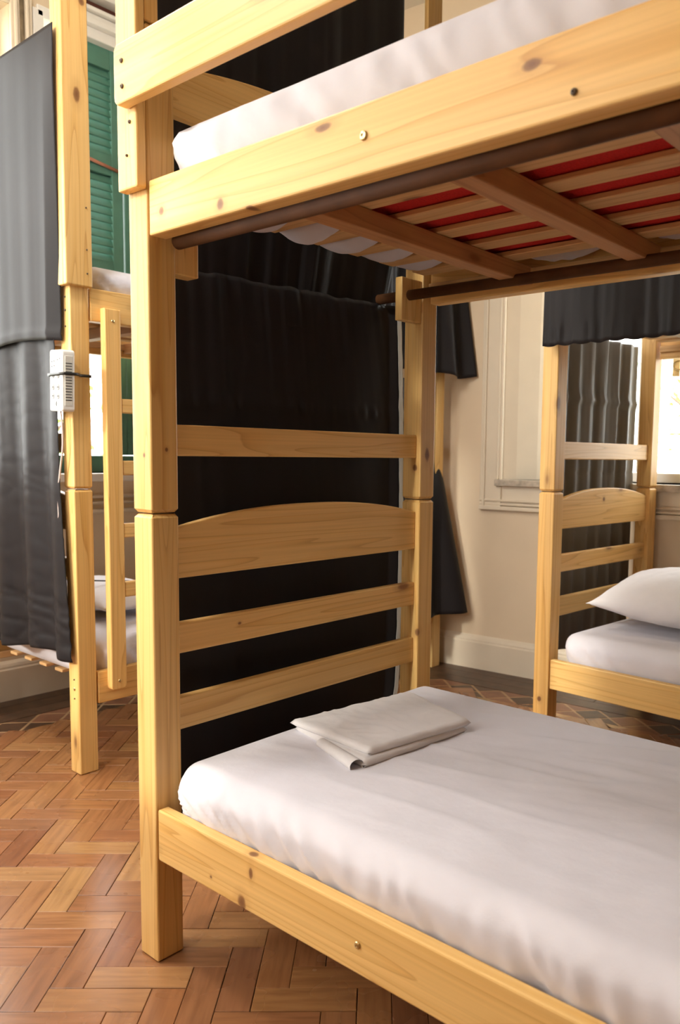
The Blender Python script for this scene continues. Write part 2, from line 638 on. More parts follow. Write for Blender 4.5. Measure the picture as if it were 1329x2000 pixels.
for vis, cw, an in blocks[300:]:
    b0 = len(V_)
    ca, sa = math.cos(an), math.sin(an)
    dz = random.uniform(-0.0006, 0.0006)
    lv = block_verts(PL - GAP * 1.2, PW - GAP * 1.2, -0.02, 0.0, 0.0012)
    V_ += [(cw.x + x * ca - y * sa, cw.y + x * sa + y * ca, z + dz) for x, y, z in lv]
    U_ += [(x, y) for x, y, z in lv]
    F_ += [tuple(q + b0 for q in f) for f in BF]
me = bpy.data.meshes.new('parquet_field')
me.from_pydata(V_, [], F_)
uvl = me.uv_layers.new(name='UVMap')
for lp in me.loops:
    uvl.data[lp.index].uv = U_[lp.vertex_index]
o = obj('parquet_field', me, PARQ_I, FLOOR)
o['kind'] = 'stuff'

def prism(name, pts, z0, z1, mat, parent, M):
    bm = bmesh.new()
    lo = [bm.verts.new(M @ Vector((x, y, z0))) for x, y in pts]
    hi = [bm.verts.new(M @ Vector((x, y, z1))) for x, y in pts]
    n = len(pts)
    bm.faces.new(hi)
    bm.faces.new(lo[::-1])
    for i in range(n):
        bm.faces.new((lo[i], lo[(i + 1) % n], hi[(i + 1) % n], hi[i]))
    bmesh.ops.recalc_face_normals(bm, faces=bm.faces)
    return obj(name, bm, mat, parent)


# border along the walls: dark planks, then an inlaid diamond band
d0, d1 = -0.315, -0.475
dm, dw = (d0 + d1) / 2, 0.17


def border(M, ua, ub):
    for k in range(3):
        u = ua
        y1 = -0.01 - k * 0.10
        while u < ub - 0.05:
            l = random.uniform(0.7, 1.2)
            box('border_plank', u, min(u + l, ub) - 0.002, y1 - 0.098, y1, -0.02, 0.0, DARKP, FLOOR, 0.001, 1, M)
            u += l
    for k in range(int((ub - ua) / dw)):
        u = ua + k * dw
        prism('diamond_tile', [(u + 0.008, dm), (u + dw / 2, d1 + 0.008), (u + dw - 0.008, dm), (u + dw / 2, d0 - 0.008)], -0.02, 0.0003, DIA_A if k % 2 else DARKP, FLOOR, M)
        for yy, sg in ((d0, -1), (d1, 1)):
            prism('triangle_tile', [(u - dw / 2 + 0.012, yy + sg * 0.001), (u + dw / 2 - 0.012, yy + sg * 0.001), (u, dm - sg * 0.010)], -0.02, 0.0, DARKP if k % 2 else DIA_A, FLOOR, M)
    bm = bmesh.new()
    add_box(bm, ua, ub, d1, d0, -0.02, -0.0008, M)
    obj('light_inlay_strip', bm, DIA_B, FLOOR)


border(BACK, 0.0, 5.4)
border(LEFT, YF, YB - 0.46)

# baseboards with a moulded top
BASEP = [(0, 0), (0.022, 0), (0.022, 0.145), (0.017, 0.152), (0.017, 0.160), (0.012, 0.172), (0.005, 0.180), (0.0, 0.186)]


def extrude_profile(name, prof, u0, u1, M, mat, parent=None, z=0.0):
    """profile of (out, z) pairs run along local x on the room side of a wall"""
    bm = bmesh.new()
    A = [bm.verts.new(M @ Vector((u0, -p[0], z + p[1]))) for p in prof]
    B = [bm.verts.new(M @ Vector((u1, -p[0], z + p[1]))) for p in prof]
    n = len(prof)
    for i in range(n):
        bm.faces.new((A[i], A[(i + 1) % n], B[(i + 1) % n], B[i]))
    bm.faces.new(A[::-1])
    bm.faces.new(B)
    bmesh.ops.recalc_face_normals(bm, faces=bm.faces)
    return obj(name, bm, mat, parent)


struct(extrude_profile('baseboard_back', BASEP, 0.0, 8.8, BACK, TRIMM))
struct(extrude_profile('baseboard_left', BASEP, YF, YB, LEFT, TRIMM))

CASING = [(0, 0), (0.018, 0), (0.026, 0.010), (0.026, 0.035), (0.016, 0.045), (0.016, 0.085), (0.022, 0.095), (0.022, 0.115), (0.008, 0.128), (0, 0.13)]


def framed_window(name, M, w, apron_z, cas=0.13, glass_y=0.17, splay=0.0, mull=2, transom=None, inner=0.0):
    """casing on the wall, sill, moulded apron, sash frame and glass in the depth of the wall"""
    u0, u1, z0, z1 = w
    root = struct(empty(name, (0, 0, 0)))
    # flat moulded casing: two stiles, head
    for nm, a, b, c, d in (('casing_stile', u0 - cas, u0, apron_z, z1 + cas), ('casing_stile', u1, u1 + cas, apron_z, z1 + cas),
                           ('casing_head', u0, u1, z1, z1 + cas)):
        box(nm, a, b, -0.020, 0.0, c, d, TRIMM, root, 0.004, 2, M)
    for nm, a, b, c, d in (('casing_bead', u0 - cas + 0.018, u0 - cas + 0.034, apron_z + 0.02, z1 + cas - 0.02), ('casing_bead', u0 - 0.030, u0 - 0.014, z0, z1 + 0.02),
                           ('casing_bead', u1 + cas - 0.034, u1 + cas - 0.018, apron_z + 0.02, z1 + cas - 0.02), ('casing_bead', u1 + 0.014, u1 + 0.030, z0, z1 + 0.02)):
        box(nm, a, b, -0.030, -0.018, c, d, TRIMM, root, 0.005, 2, M)
    # apron panel under the sill
    box('apron', u0, u1, -0.012, 0.0, apron_z + 0.03, z0 - 0.02, TRIMM, root, 0.003, 1, M)
    for k, (dz, hh, out) in enumerate(((0.0, 0.022, 0.032), (0.026, 0.014, 0.022), (0.046, 0.012, 0.028))):
        box('apron_moulding', u0 - cas, u1 + cas, -out, 0.0, apron_z + dz, apron_z + dz + hh, TRIMM, root, 0.005, 2, M)
    box('sill', u0 - 0.03, u1 + 0.03, -0.045, 0.30, z0 - 0.034, z0, STONE, root, 0.004, 2, M)
    if splay:
        for s, ue in ((1, u0), (-1, u1)):
            prism_v(root, M, [(ue, 0.0), (ue + s * splay * 0.25, 0.035), (ue + s * splay * 0.6, 0.11), (ue + s * splay, glass_y - 0.02), (ue, glass_y - 0.02)], z0, z1)
        u0, u1 = u0 + splay, u1 - splay
    # sash frame
    fr = 0.05
    for a, b, c, d in ((u0, u0 + fr, z0, z1), (u1 - fr, u1, z0, z1), (u0 + fr, u1 - fr, z0, z0 + fr), (u0 + fr, u1 - fr, z1 - fr, z1)):
        box('frame', a, b, glass_y - 0.03, glass_y + 0.03, c, d, WHITEW, root, 0.006, 2, M)
    step = (u1 - u0 - 2 * fr) / mull
    rows = [(z0 + fr, z1 - fr)] if not transom else [(z0 + fr, transom), (transom + fr, z1 - fr)]
    if transom:
        box('transom', u0 + fr, u1 - fr, glass_y - 0.025, glass_y + 0.025, transom, transom + fr, WHITEW, root, 0.005, 2, M)
    for k in range(mull):
        a = u0 + fr + k * step
        if k:
            for c, d in rows:
                box('mullion', a - 0.03, a + 0.03, glass_y - 0.028, glass_y + 0.028, c, d, WHITEW, root, 0.006, 2, M)
        for c, d in rows:
            box('pane', a + 0.02, a + step - 0.02, glass_y - 0.003, glass_y + 0.003, c, d, GLASS, root, 0, 1, M)
    return root


def prism_v(root, M, pts, z0, z1, name='reveal_panel', mat=None):
    bm = bmesh.new()
    lo = [bm.verts.new(M @ Vector((x, y, z0))) for x, y in pts]
    hi = [bm.verts.new(M @ Vector((x, y, z1))) for x, y in pts]
    n = len(pts)
    bm.faces.new(hi)
    bm.faces.new(lo[::-1])
    for i in range(n):
        bm.faces.new((lo[i], lo[(i + 1) % n], hi[(i + 1) % n], hi[i]))
    bmesh.ops.recalc_face_normals(bm, faces=bm.faces)
    return obj(name, bm, mat or TRIMM, root)


framed_window('window_1', BACK, WB, 0.885, 0.13, 0.26, 0.24, 3)
framed_window('window_2', LEFT, W2, 0.86, 0.10, 0.12, 0.0, 2)
framed_window('window_3', LEFT, W3, 0.86, 0.10, 0.12, 0.0, 2)
framed_window('window_5', FRONT, W5, 0.86, 0.10, 0.12, 0.0, 2)
framed_window('window_6', FRONT, W6, 0.86, 0.10, 0.12, 0.0, 1)

# shuttered window: open frame, lower boarded leaf, upper louvred leaves
w4 = struct(empty('window_4'))
u0, u1, z0, z1 = W1
for a, b, c, d in ((u0 - 0.02, u0 + 0.03, z0, z1), (u1 - 0.03, u1 + 0.02, z0, z1), (u0, u1, z1 - 0.03, z1 + 0.02)):
    box('frame', a, b, -0.015, 0.30, c, d, WHITEW, w4, 0.005, 2, LEFT)
box('sill', u0 - 0.06, u1 + 0.06, -0.05, 0.30, z0 - 0.04, z0, WHITEW, w4, 0.006, 2, LEFT)
for k, (dz, hh, out) in enumerate(((-0.125, 0.016, 0.022), (-0.155, 0.014, 0.026), (-0.20, 0.02, 0.03))):
    box('apron_moulding', u0 - 0.06, u1 + 0.06, -out, 0.0, z0 + dz, z0 + dz + hh, TRIMM, w4, 0.005, 2, LEFT)
for k, (z_, h_, out, mt) in enumerate(((3.19, 0.028, 0.05, WHITEW), (3.222, 0.022, 0.035, WHITEW), (3.246, 0.018, 0.06, WHITEW), (3.268, 0.040, 0.012, DKRED), (3.312, 0.05, 0.07, WHITEW))):
    box('head_moulding', 1.08, u1 + 0.1, -out, 0.0, z_, z_ + h_, mt, w4, 0.004, 2, LEFT)


def louvre_leaf(name, a, b, c, d, yy, label, n):
    root = empty(name, LEFT @ Vector(((a + b) / 2, yy, c)))
    inv = Matrix.Translation(-root.location)
    M = inv @ LEFT
    st = 0.058
    for p, q in ((a, a + st), (b - st, b)):
        box('stile', p, q, yy, yy + 0.035, c, d, GREEN, root, 0.003, 2, M)
    for p, q in ((c, c + 0.10), (d - 0.12, d), ((c + d) / 2 - 0.05, (c + d) / 2 + 0.05)):
        box('shutter_rail', a + st, b - st, yy + 0.002, yy + 0.033, p, q, GREEN, root, 0.003, 2, M)
    for lo, hi in ((c + 0.10, (c + d) / 2 - 0.05), ((c + d) / 2 + 0.05, d - 0.12)):
        k = int((hi - lo) / 0.036)
        bm = bmesh.new()
        R = Matrix.Rotation(math.radians(60), 4, 'X')
        add_box(bm, -(b - a) / 2 + st - 0.004, (b - a) / 2 - st + 0.004, -0.024, 0.024, -0.004, 0.004, R)
        bmesh.ops.transform(bm, matrix=Matrix.Rotation(math.pi / 2, 4, 'Z'), verts=bm.verts)
        me = bpy.data.meshes.new('louvre_slat')
        bm.to_mesh(me)
        bm.free()
        me.materials.append(GREEN)
        for t in range(k):
            o = bpy.data.objects.new('louvre_slat', me)
            COL.objects.link(o)
            o.parent = root
            o.location = M @ Vector(((a + b) / 2, yy + 0.017, lo + (t + 0.5) * (hi - lo) / k))
    tag(root, label, 'shutter')
    return root


louvre_leaf('louvred_shutter', 1.075, 1.345, 2.02, 3.165, 0.03, 'green louvred shutter leaf above the upper bunk between pine posts', 20)
tube('shutter_cord', [LEFT @ Vector((1.08, 0.015, 2.600)), LEFT @ Vector((1.345, 0.02, 2.565))], 0.008, plain('copper_bar', (0.42, 0.16, 0.09), 0.4, 0, 20, 0.2))
tag(bpy.data.objects['shutter_cord'], 'thin copper coloured bar across the green louvred shutter', 'bar')
louvre_leaf('louvred_shutter', 1.355, 1.84, 2.02, 3.165, 0.03, 'second green louvred shutter leaf hidden mostly behind the near bed post', 20)
root = empty('board_shutter', LEFT @ Vector((1.45, 0.05, 1.08)))
Mi = Matrix.Translation(-root.location) @ LEFT
for k in range(7):
    box('shutter_board', 1.285 + k * 0.078, 1.285 + k * 0.078 + 0.075, 0.05, 0.075, 1.15, 2.0, GREEN, root, 0.004, 2, Mi)
for zz in (1.2, 1.86):
    box('shutter_batten', 1.30, 1.82, 0.075, 0.095, zz, zz + 0.08, GREEN, root, 0.003, 2, Mi)
box('bottom_rail', 0.93, 1.84, 0.045, 0.10, 1.062, 1.148, GREEN, root, 0.003, 2, Mi)
tag(root, 'green boarded lower shutter under the louvred leaf, seen beside the ladder', 'shutter')

# opal ceiling lamp in front of the foreground bunk
lamp = empty('pendant_lamp', (-0.56, -0.46, ZC))
tag(lamp, 'round opal pendant lamp in front of the foreground bunk, above the frame', 'lamp')
bm = bmesh.new()
add_tube(bm, [(0, 0, -0.001), (0, 0, -0.025)], 0.09, 24)
bmesh.ops.recalc_face_normals(bm, faces=bm.faces)
obj('rose', bm, BRASS, lamp)
tube('stem', [(0, 0, -0.024), (0, 0, -0.560)], 0.010, BRASS, lamp)
mg, ntg, bg = new_mat('opal_glass_lit')
bg.inputs['Base Color'].default_value = (0.9, 0.88, 0.84, 1)
bg.inputs['Emission Color'].default_value = (1.0, 0.965, 0.94, 1)
bg.inputs['Emission Strength'].default_value = 76.0
bm = bmesh.new()
bmesh.ops.create_uvsphere(bm, u_segments=24, v_segments=14, radius=0.15)
bmesh.ops.scale(bm, vec=(1, 1, 0.85), verts=bm.verts)
bmesh.ops.translate(bm, vec=(0, 0, -0.680), verts=bm.verts)
obj('globe', bm, mg, lamp, True)

# conduit and sash cord on the pier between the windows
tube('conduit_pipe', [LEFT @ Vector((0.826, -0.016, 1.0)), LEFT @ Vector((0.826, -0.016, ZC))], 0.012, PIPE)
tag(bpy.data.objects['conduit_pipe'], 'grimy brown vertical pipe on the wall above the grey curtain', 'pipe')
root = empty('sash_cord', LEFT @ Vector((0.86, -0.012, 2.6)))
tube('cord', [(0, 0, 0.4), (0, 0, 0.95)], 0.003, PIPE, root, 8)
bm = bmesh.new()
add_tube(bm, [(0, 0, 0.0), (0, 0, 0.02), (0, 0, 0.40), (0, 0, 0.43)], 0.008, 10)
bmesh.ops.recalc_face_normals(bm, faces=bm.faces)
obj('weight', bm, PIPE, root)
tag(root, 'thin dark cord with a slim weight hanging beside the brown pipe', 'cord')

# ------------------------------------------------------------------ bunk beds
A_ = 0.07
ZS = 1.037


def post_mesh(x0, x1, y0, y1, z0, z1, ch_lo, ch_hi):
    bm = bmesh.new()
    add_box(bm, x0, x1, y0, y1, z0, z1)
    vert = [e for e in bm.edges if abs(e.verts[0].co.z - e.verts[1].co.z) > 0.01]
    bmesh.ops.bevel(bm, geom=vert, offset=0.004, segments=2, affect='EDGES', profile=0.5)
    if ch_lo:
        es = [e for e in bm.edges if abs(e.verts[0].co.z - z0) < 1e-5 and abs(e.verts[1].co.z - z0) < 1e-5]
        bmesh.ops.bevel(bm, geom=es, offset=ch_lo, segments=1, affect='EDGES')
    if ch_hi:
        es = [e for e in bm.edges if abs(e.verts[0].co.z - z1) < 1e-5 and abs(e.verts[1].co.z - z1) < 1e-5]
        bmesh.ops.bevel(bm, geom=es, offset=ch_hi, segments=1, affect='EDGES')
    return bm


def arch_panel(parent, x0, x1, y0, y1, zb, ze, zp, name='arched_headboard'):
    """board with a flat bottom and a gently bowed top"""
    bm = bmesh.new()
    n = 28
    loop = [(y0, zb), (y1, zb)]
    for k in range(n + 1):
        t = 1 - k / n
        y = y0 + (y1 - y0) * t
        z = ze + (zp - ze) * (1 - abs(2 * t - 1) ** 2.3)
        loop.append((y, z))
    F = [bm.verts.new((x0, y, z)) for y, z in loop]
    B = [bm.verts.new((x1, y, z)) for y, z in loop]
    m = len(loop)
    f0 = bm.faces.new(F)
    f1 = bm.faces.new(B[::-1])
    for i in range(m):
        bm.faces.new((F[i], B[i], B[(i + 1) % m], F[(i + 1) % m]))
    bmesh.ops.recalc_face_normals(bm, faces=bm.faces)
    es = [e for f in (f0, f1) for e in f.edges]
    bmesh.ops.bevel(bm, geom=es, offset=0.004, segments=2, affect='EDGES', profile=0.5)
    return obj(name, bm, PINE['y'], parent)


def bunk_bed(loc, rz, W, LEN, label, far_dec=True):
    r = empty('bunk_bed', loc, rz)
    tag(r, label, 'bunk bed')
    for xa in (0.0, LEN - A_):
        for ya in (0.0, W - A_):
            lo = obj('lower_post', post_mesh(xa, xa + A_, ya, ya + A_, 0.0, ZS - 0.0015, 0.004, 0.008), PINE['z'], r)
            obj('upper_post', post_mesh(xa, xa + A_, ya, ya + A_, ZS + 0.0015, 2.06, 0.008, 0.008), PINE['z'], r)
    # side rails, butted between the posts
    g = 0.006
    for z0, z1, th in ((0.250, 0.369, 0.0285), (1.626, 1.739, 0.042)):
        for y0, y1 in ((0.0005, th), (W - th, W - 0.0005)):
            box('side_rail', A_ + g, LEN - A_ - g, y0, y1, z0, z1, PINE['x'], r, 0.004)
    # ends: three bars and an arched board per end, arched board of the upper bunk
    for e in (0, 1):
        x0, x1 = (0.030, 0.054) if e == 0 else (LEN - 0.054, LEN - 0.030)
        for z0, z1 in ((0.529, 0.607), (0.7096, 0.7814), (1.164, 1.2345)):
            box('end_slat', x0, x1, A_, W - A_, z0, z1, PINE['y'], r, 0.004)
        arch_panel(r, x0, x1, A_, W - A_, 0.885, 1.000, 1.043)
        arch_panel(r, x0, x1, A_, W - A_, 1.900, 1.998, 2.046)
    # decks: cross beams under laths that run along the bed
    for zt in (0.300, 1.700):
        lath_n = 6
        for k in range(lath_n):
            y0 = 0.105 + k * (W - 0.28) / (lath_n - 1) * 0.975
            box('lath', 0.055 + A_, LEN - A_ - 0.03, y0, y0 + 0.060, zt - 0.0125, zt, RAW['x'], r, 0.002, 1)
        x = 0.385
        while x < LEN - 0.2:
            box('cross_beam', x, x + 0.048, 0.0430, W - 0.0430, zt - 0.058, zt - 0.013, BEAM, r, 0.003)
            x += 0.362
        for y0 in (0.0430, W - 0.0610):
            box('bearer', A_ + 0.012, LEN - A_ - 0.012, y0, y0 + 0.018, zt - 0.045, zt - 0.017, RAW['x'], r, 0.002, 1)
    return r


# --- near bunk bed
LA = 2.06
WA = 1.009
A = bunk_bed((0, 0, 0), 0.0, WA, LA, 'large pine bunk bed in the foreground with red mattress above its laths')
# rods and their blocks
tube('curtain_rod', [(0.092, 0.0610, 1.6235), (LA - 0.1, 0.0610, 1.6215)], 0.0165, RODM, A, 16)
tube('curtain_rod', [(-0.055, 0.880, 1.641), (LA - 0.1, 0.880, 1.634)], 0.0150, RODM, A, 16)
box('rod_block', 0.020, 0.062, A_ + 0.0005, 0.136, 1.562, 1.66, PINE['z'], A, 0.003)
box('rod_block', 0.040, 0.066, 0.845, WA - A_ - 0.0005, 1.566, 1.690, PINE['z'], A, 0.003)
# extension boards and guard rail on the outer face
box('canopy_post', 0.000, 0.072, -0.0245, -0.0005, 1.722, 2.90, PINE['z'], A, 0.004)
box('canopy_post', 0.012, 0.070, 0.0005, 0.034, 2.062, 2.90, PINE['z'], A, 0.004)
box('canopy_post', 0.056, 0.071, WA - 0.068, WA - 0.001, 2.062, 2.90, PINE['z'], A, 0.003)
bm = bmesh.new()
add_box(bm, 0.034, LA + 0.02, -0.051, -0.0255, 1.880, 2.000)
es = [e for e in bm.edges if abs(e.verts[0].co.y - e.verts[1].co.y) > 0.01]
bmesh.ops.bevel(bm, geom=es, offset=0.016, segments=4, affect='EDGES', profile=0.5)
es = [e for e in bm.edges if abs(e.verts[0].co.y - e.verts[1].co.y) < 1e-5]
bmesh.ops.bevel(bm, geom=es, offset=0.004, segments=2, affect='EDGES', profile=0.5)
obj('guard_rail', bm, PINE['x'], A)
for p, mt, rr in (((0.689, 0.0, 1.687), BRASS, 0.008), ((1.067, 0.0, 1.655), SCREWD, 0.005), ((0.693, 0.0, 0.306), BRASS, 0.007),
                  ((0.066, -0.0512, 1.962), SCREWD, 0.005), ((0.067, -0.0512, 1.912), SCREWD, 0.005), ((0.050, -0.0247, 1.855), SCREWD, 0.004),
                  ((0.038, -0.0247, 1.79), SCREWD, 0.003)):
    screw(A, p, (0, -1, 0), rr, mt, 0.004)
screw(A, (0.13, 0.060, 1.650), (0, -0.5, -1), 0.007, WHITEP, 0.006, 'rod_cap_nail')

def set_mat(root_, name, pred, mat):
    for ch in root_.children:
        if ch.name.split('.')[0] == name:
            vsx = [v.co for v in ch.data.vertices]
            cen = sum(vsx, Vector()) / len(vsx)
            if pred(cen):
                ch.data.materials[0] = mat


set_mat(A, 'side_rail', lambda c: c.y < 0.1 and c.z > 1, pine('pine_knotty_upper_rail', 'x', spots=(
    (0.594, 0.0, 1.722, 0.024, 0.05, 0.008), (1.001, 0.0, 1.709, 0.019, 0.05, 0.009), (0.316, 0.0, 1.648, 0.012, 0.05, 0.012), (0.121, 0.0, 1.669, 0.010, 0.05, 0.010), (0.40, 0.0, 1.626, 0.014, 0.03, 0.004))))
set_mat(A, 'side_rail', lambda c: c.y < 0.1 and c.z < 1, pine('pine_knotty_lower_rail', 'x', spots=(
    (0.400, 0.0, 0.334, 0.007, 0.05, 0.014), (0.396, 0.012, 0.369, 0.014, 0.010, 0.006), (0.371, 0.0, 0.262, 0.015, 0.05, 0.018), (0.27, 0.0, 0.28, 0.004, 0.05, 0.004))))
set_mat(A, 'lower_post', lambda c: c.y > 0.5 and c.x < 1, pine('pine_knotty_far_post', 'z', spots=((0.07, 0.939, 0.625, 0.012, 0.012, 0.014),)))
set_mat(A, 'upper_post', lambda c: c.y > 0.5 and c.x < 1, pine('pine_knotty_far_post_top', 'z', spots=((0.07, 0.972, 1.175, 0.02, 0.012, 0.024), (0.05, 0.939, 1.135, 0.010, 0.02, 0.012))))
set_mat(A, 'upper_post', lambda c: c.y < 0.5 and c.x < 1, pine('pine_knotty_near_post', 'z', spots=((0.07, 0.040, 1.178, 0.01, 0.005, 0.006), (0.045, 0.0, 1.165, 0.005, 0.01, 0.006))))
set_mat(A, 'end_slat', lambda c: 0.7 < c.z < 0.8 and c.x < 1, pine('pine_knotty_slat', 'y', spots=((0.054, 0.254, 0.755, 0.01, 0.006, 0.004),)))

# --- back bunk bed by the window
B = bunk_bed((-0.030, 1.825, 0), -0.055, 0.885, LA, 'pine bunk bed by the back window with a plump white pillow')
set_mat(B, 'lower_post', lambda c: c.y < 0.5 and c.x < 1, pine('pine_knotty_window_post', 'z', spots=((0.030, 0.0, 0.199, 0.011, 0.03, 0.012),)))
set_mat(B, 'arched_headboard', lambda c: c.x < 1 and c.z < 1.5, pine('pine_knotty_arch', 'y', spots=((0.054, 0.42, 0.995, 0.02, 0.010, 0.010),)))
# --- bunk bed beside the shuttered wall, length along the wall
LL, WL = 2.13, 0.955
Lb = bunk_bed((-1.080, 0.440, 0), math.pi / 2 - 0.006, WL, LL, 'pine bunk bed with ladder and power strip beside the shuttered wall')
# local frame: x along the wall, y towards the wall; long outer face is y = 0
box('canopy_post', -0.022, 0.075, -0.0215, -0.0005, 1.735, 2.95, PINE['z'], Lb, 0.004)
box('canopy_post', -0.0215, -0.0005, -0.0002, 0.050, 1.735, 2.95, PINE['z'], Lb, 0.004)
for yy in (-0.0215,):
    box('canopy_post', LL - 0.07, LL + 0.0, yy, -0.0005, 1.735, 2.95, PINE['z'], Lb, 0.004)
set_mat(Lb, 'canopy_post', lambda c: c.y < -0.005 and c.x < 0.5, pine('pine_knotty_canopy_post', 'z', spots=((0.030, -0.0215, 2.363, 0.013, 0.03, 0.030), (0.055, -0.0215, 2.667, 0.012, 0.03, 0.016))))
# ladder on the outer long side
bm = None


def stile(x0, x1):
    b = bmesh.new()
    add_box(b, x0, x1, -0.0335, -0.0008, 0.297, 1.672)
    es = [e for e in b.edges if abs(e.verts[0].co.y - e.verts[1].co.y) > 0.01 and min(v.co.z for v in e.verts) < 0.4]
    bmesh.ops.bevel(b, geom=es, offset=0.014, segments=3, affect='EDGES', profile=0.5)
    es = [e for e in b.edges if abs(e.verts[0].co.y - e.verts[1].co.y) < 1e-5]
    bmesh.ops.bevel(b, geom=es, offset=0.004, segments=2, affect='EDGES', profile=0.5)
    return obj('ladder_stile', b, PINE['z'], Lb)


stile(0.110, 0.172)
stile(0.470, 0.532)
for z0, z1 in ((1.309, 1.360), (1.085, 1.138), (0.857, 0.909), (0.637, 0.694)):
    box('ladder_rung', 0.172, 0.470, -0.030, -0.006, z0, z1, PINE['x'], Lb, 0.004)
for z in (1.630, 0.330):
    for x in (0.141, 0.501):
        screw(Lb, (x, -0.0335, z), (0, -1, 0), 0.006, BRASS, 0.004)
for z, rr, mt in ((0.315, 0.006, BRASS), (0.35, 0.003, SCREWD), (0.28, 0.003, SCREWD), (1.60, 0.003, SCREWD), (1.655, 0.004, SCREWD), (1.70, 0.003, SCREWD)):
    screw(Lb, (-0.0003, 0.030, z), (-1, 0, 0), rr, mt, 0.004)
for z in (1.78, 1.86, 2.0):
    screw(Lb, (-0.0216, 0.045, z), (-1, 0, 0), 0.004, SCREWD, 0.003)
    screw(Lb, (0.055, -0.0216, z), (0, -1, 0), 0.003, SCREWD, 0.003)

# ------------------------------------------------------------------ mattresses
def mattress_mesh(L, W, H, rad, n, fn):
    """rounded box, x 0..L, y 0..W, z 0..H, displaced by fn(p, nrm)"""
    bm = bmesh.new()
    xs = [i / n[0] for i in range(n[0] + 1)]
    V = {}

    def vert(i, j, k):
        key = (i, j, k)
        if key in V:
            return V[key]
        p = Vector((L * i / n[0], W * j / n[1], H * k / n[2]))
        c = Vector((min(max(p.x, rad), L - rad), min(max(p.y, rad), W - rad), min(max(p.z, rad), H - rad)))
        d = p - c
        nr = d.normalized() if d.length > 1e-9 else Vector((0, 0, 1))
        if d.length > 1e-9:
            p = c + nr * rad
        p = p + fn(p, nr)
        V[key] = bm.verts.new(p)
        return V[key]

    def quad(f, A_n, B_n):
        for a in range(A_n):
            for b in range(B_n):
                bm.faces.new((vert(*f(a, b)), vert(*f(a + 1, b)), vert(*f(a + 1, b + 1)), vert(*f(a, b + 1))))
    quad(lambda a, b: (a, b, n[2]), n[0], n[1])
    quad(lambda a, b: (a, b, 0), n[0], n[1])
    quad(lambda a, b: (a, 0, b), n[0], n[2])
    quad(lambda a, b: (a, n[1], b), n[0], n[2])
    quad(lambda a, b: (0, a, b), n[1], n[2])
    quad(lambda a, b: (n[0], a, b), n[1], n[2])
    bmesh.ops.recalc_face_normals(bm, faces=bm.faces)
    return bm


def wrinkled(L, W, H, seed, amp=1.0):
    def fn(p, nr):
        d = 0.0
        q = Vector((p.x + seed, p.y, p.z))
        d += 0.003 * noise.noise(q * 2.0)
        if nr.z > 0.97:
            # diagonal creases on the top
            u = q.x * 0.85 + q.y * 1.25
            em = min(1.0, min(p.x, L - p.x, p.y, W - p.y) / 0.16)
            d += em * amp * 0.0042 * (1 - abs(noise.noise((u * 2.0, (q.y - q.x * 0.35) * 7.0, seed)))) ** 5
            d += em * amp * 0.0055 * max(0.0, noise.noise((q.x * 2.2, q.y * 2.6, seed + 9)) + 0.25) * noise.noise((u * 5.0, (q.y - q.x * 0.3) * 24.0, seed + 4))
        side = max(0.0, abs(nr.y) - 0.55 * abs(nr.z) - 0.8 * abs(nr.x))
        if side > 0:
            # the sheet is drawn down the side: fanned pulls from the corner, then upright ripples
            near = 1.0 if p.y < W / 2 else 0.25
            k = math.exp(-p.x * 1.5)
            sdn = H - p.z
            s = p.x * 17.0 - sdn * (5.0 + 22.0 * k)
            fade = min(1.0, sdn / (0.25 * H))
            d += near * side * fade * amp * 0.020 * (0.30 + 0.70 * k) * (1 - abs(noise.noise((s * 0.9, p.z * 1.5, seed + 2))) * 1.6)
            d += near * side * fade * amp * 0.0030 * noise.noise((p.x * 34, p.z * 5, seed))
        if abs(nr.x) > 0.8 and 0.06 < p.y < W - 0.06:
            d += amp * 0.003 * noise.noise((p.y * 16, p.z * 5, seed + 8))
        out = nr * d
        # bulge: sides tuck in towards the bottom
        t = 1 - p.z / H
        if t > 0.35:
            tk = (t - 0.35) ** 2 * 0.10
            out.y += tk * (1 if p.y < W / 2 else -1) * (1 if min(p.y, W - p.y) < 0.08 else 0)
            out.x += tk * (1 if p.x < L / 2 else -1) * (1 if min(p.x, L - p.x) < 0.08 else 0)
        return out
    return fn


def mattress(loc, rz, L, W, H, seed, label, red=False, n=(150, 80, 16)):
    r = empty('mattress', loc, rz)
    tag(r, label, 'mattress')
    z_in = 0.012
    if red:
        bm = mattress_mesh(L - 0.03, W - 0.03, H - 0.03, 0.03, (8, 6, 4), lambda p, nr: Vector((0, 0, 0)))
        bmesh.ops.translate(bm, vec=(0.015, 0.015, 0.001), verts=bm.verts)
        obj('red_ticking', bm, REDF, r, True)
        bm = mattress_mesh(L, W, H, 0.035, n, wrinkled(L, W, H, seed))
        # open underside: the elastic hem turns in only a hand's width, wavy
        kill = []
        for f in bm.faces:
            c = f.calc_center_median()
            if c.z < 0.022 and f.normal.z < -0.3:
                e = min(c.x, L - c.x, c.y, W - c.y)
                if e > 0.085 + 0.030 * noise.noise((c.x * 5, c.y * 5, seed)):
                    kill.append(f)
        bmesh.ops.delete(bm, geom=kill, context='FACES')
        obj('fitted_sheet', bm, SHEET, r, True)
    else:
        bm = mattress_mesh(L, W, H, 0.05, n, wrinkled(L, W, H, seed))
        obj('fitted_sheet', bm, SHEET, r, True)
    return r


mattress((0.085, 0.034, 0.301), 0, 1.86, 0.915, 0.172, 3.1, 'lower mattress of the foreground bunk in a lilac white sheet', n=(220, 110, 22))
MU = mattress((0.080, 0.052, 1.701), 0, 1.87, 0.905, 0.158, 9.4, 'upper mattress of the foreground bunk, red ticking showing between laths', True)
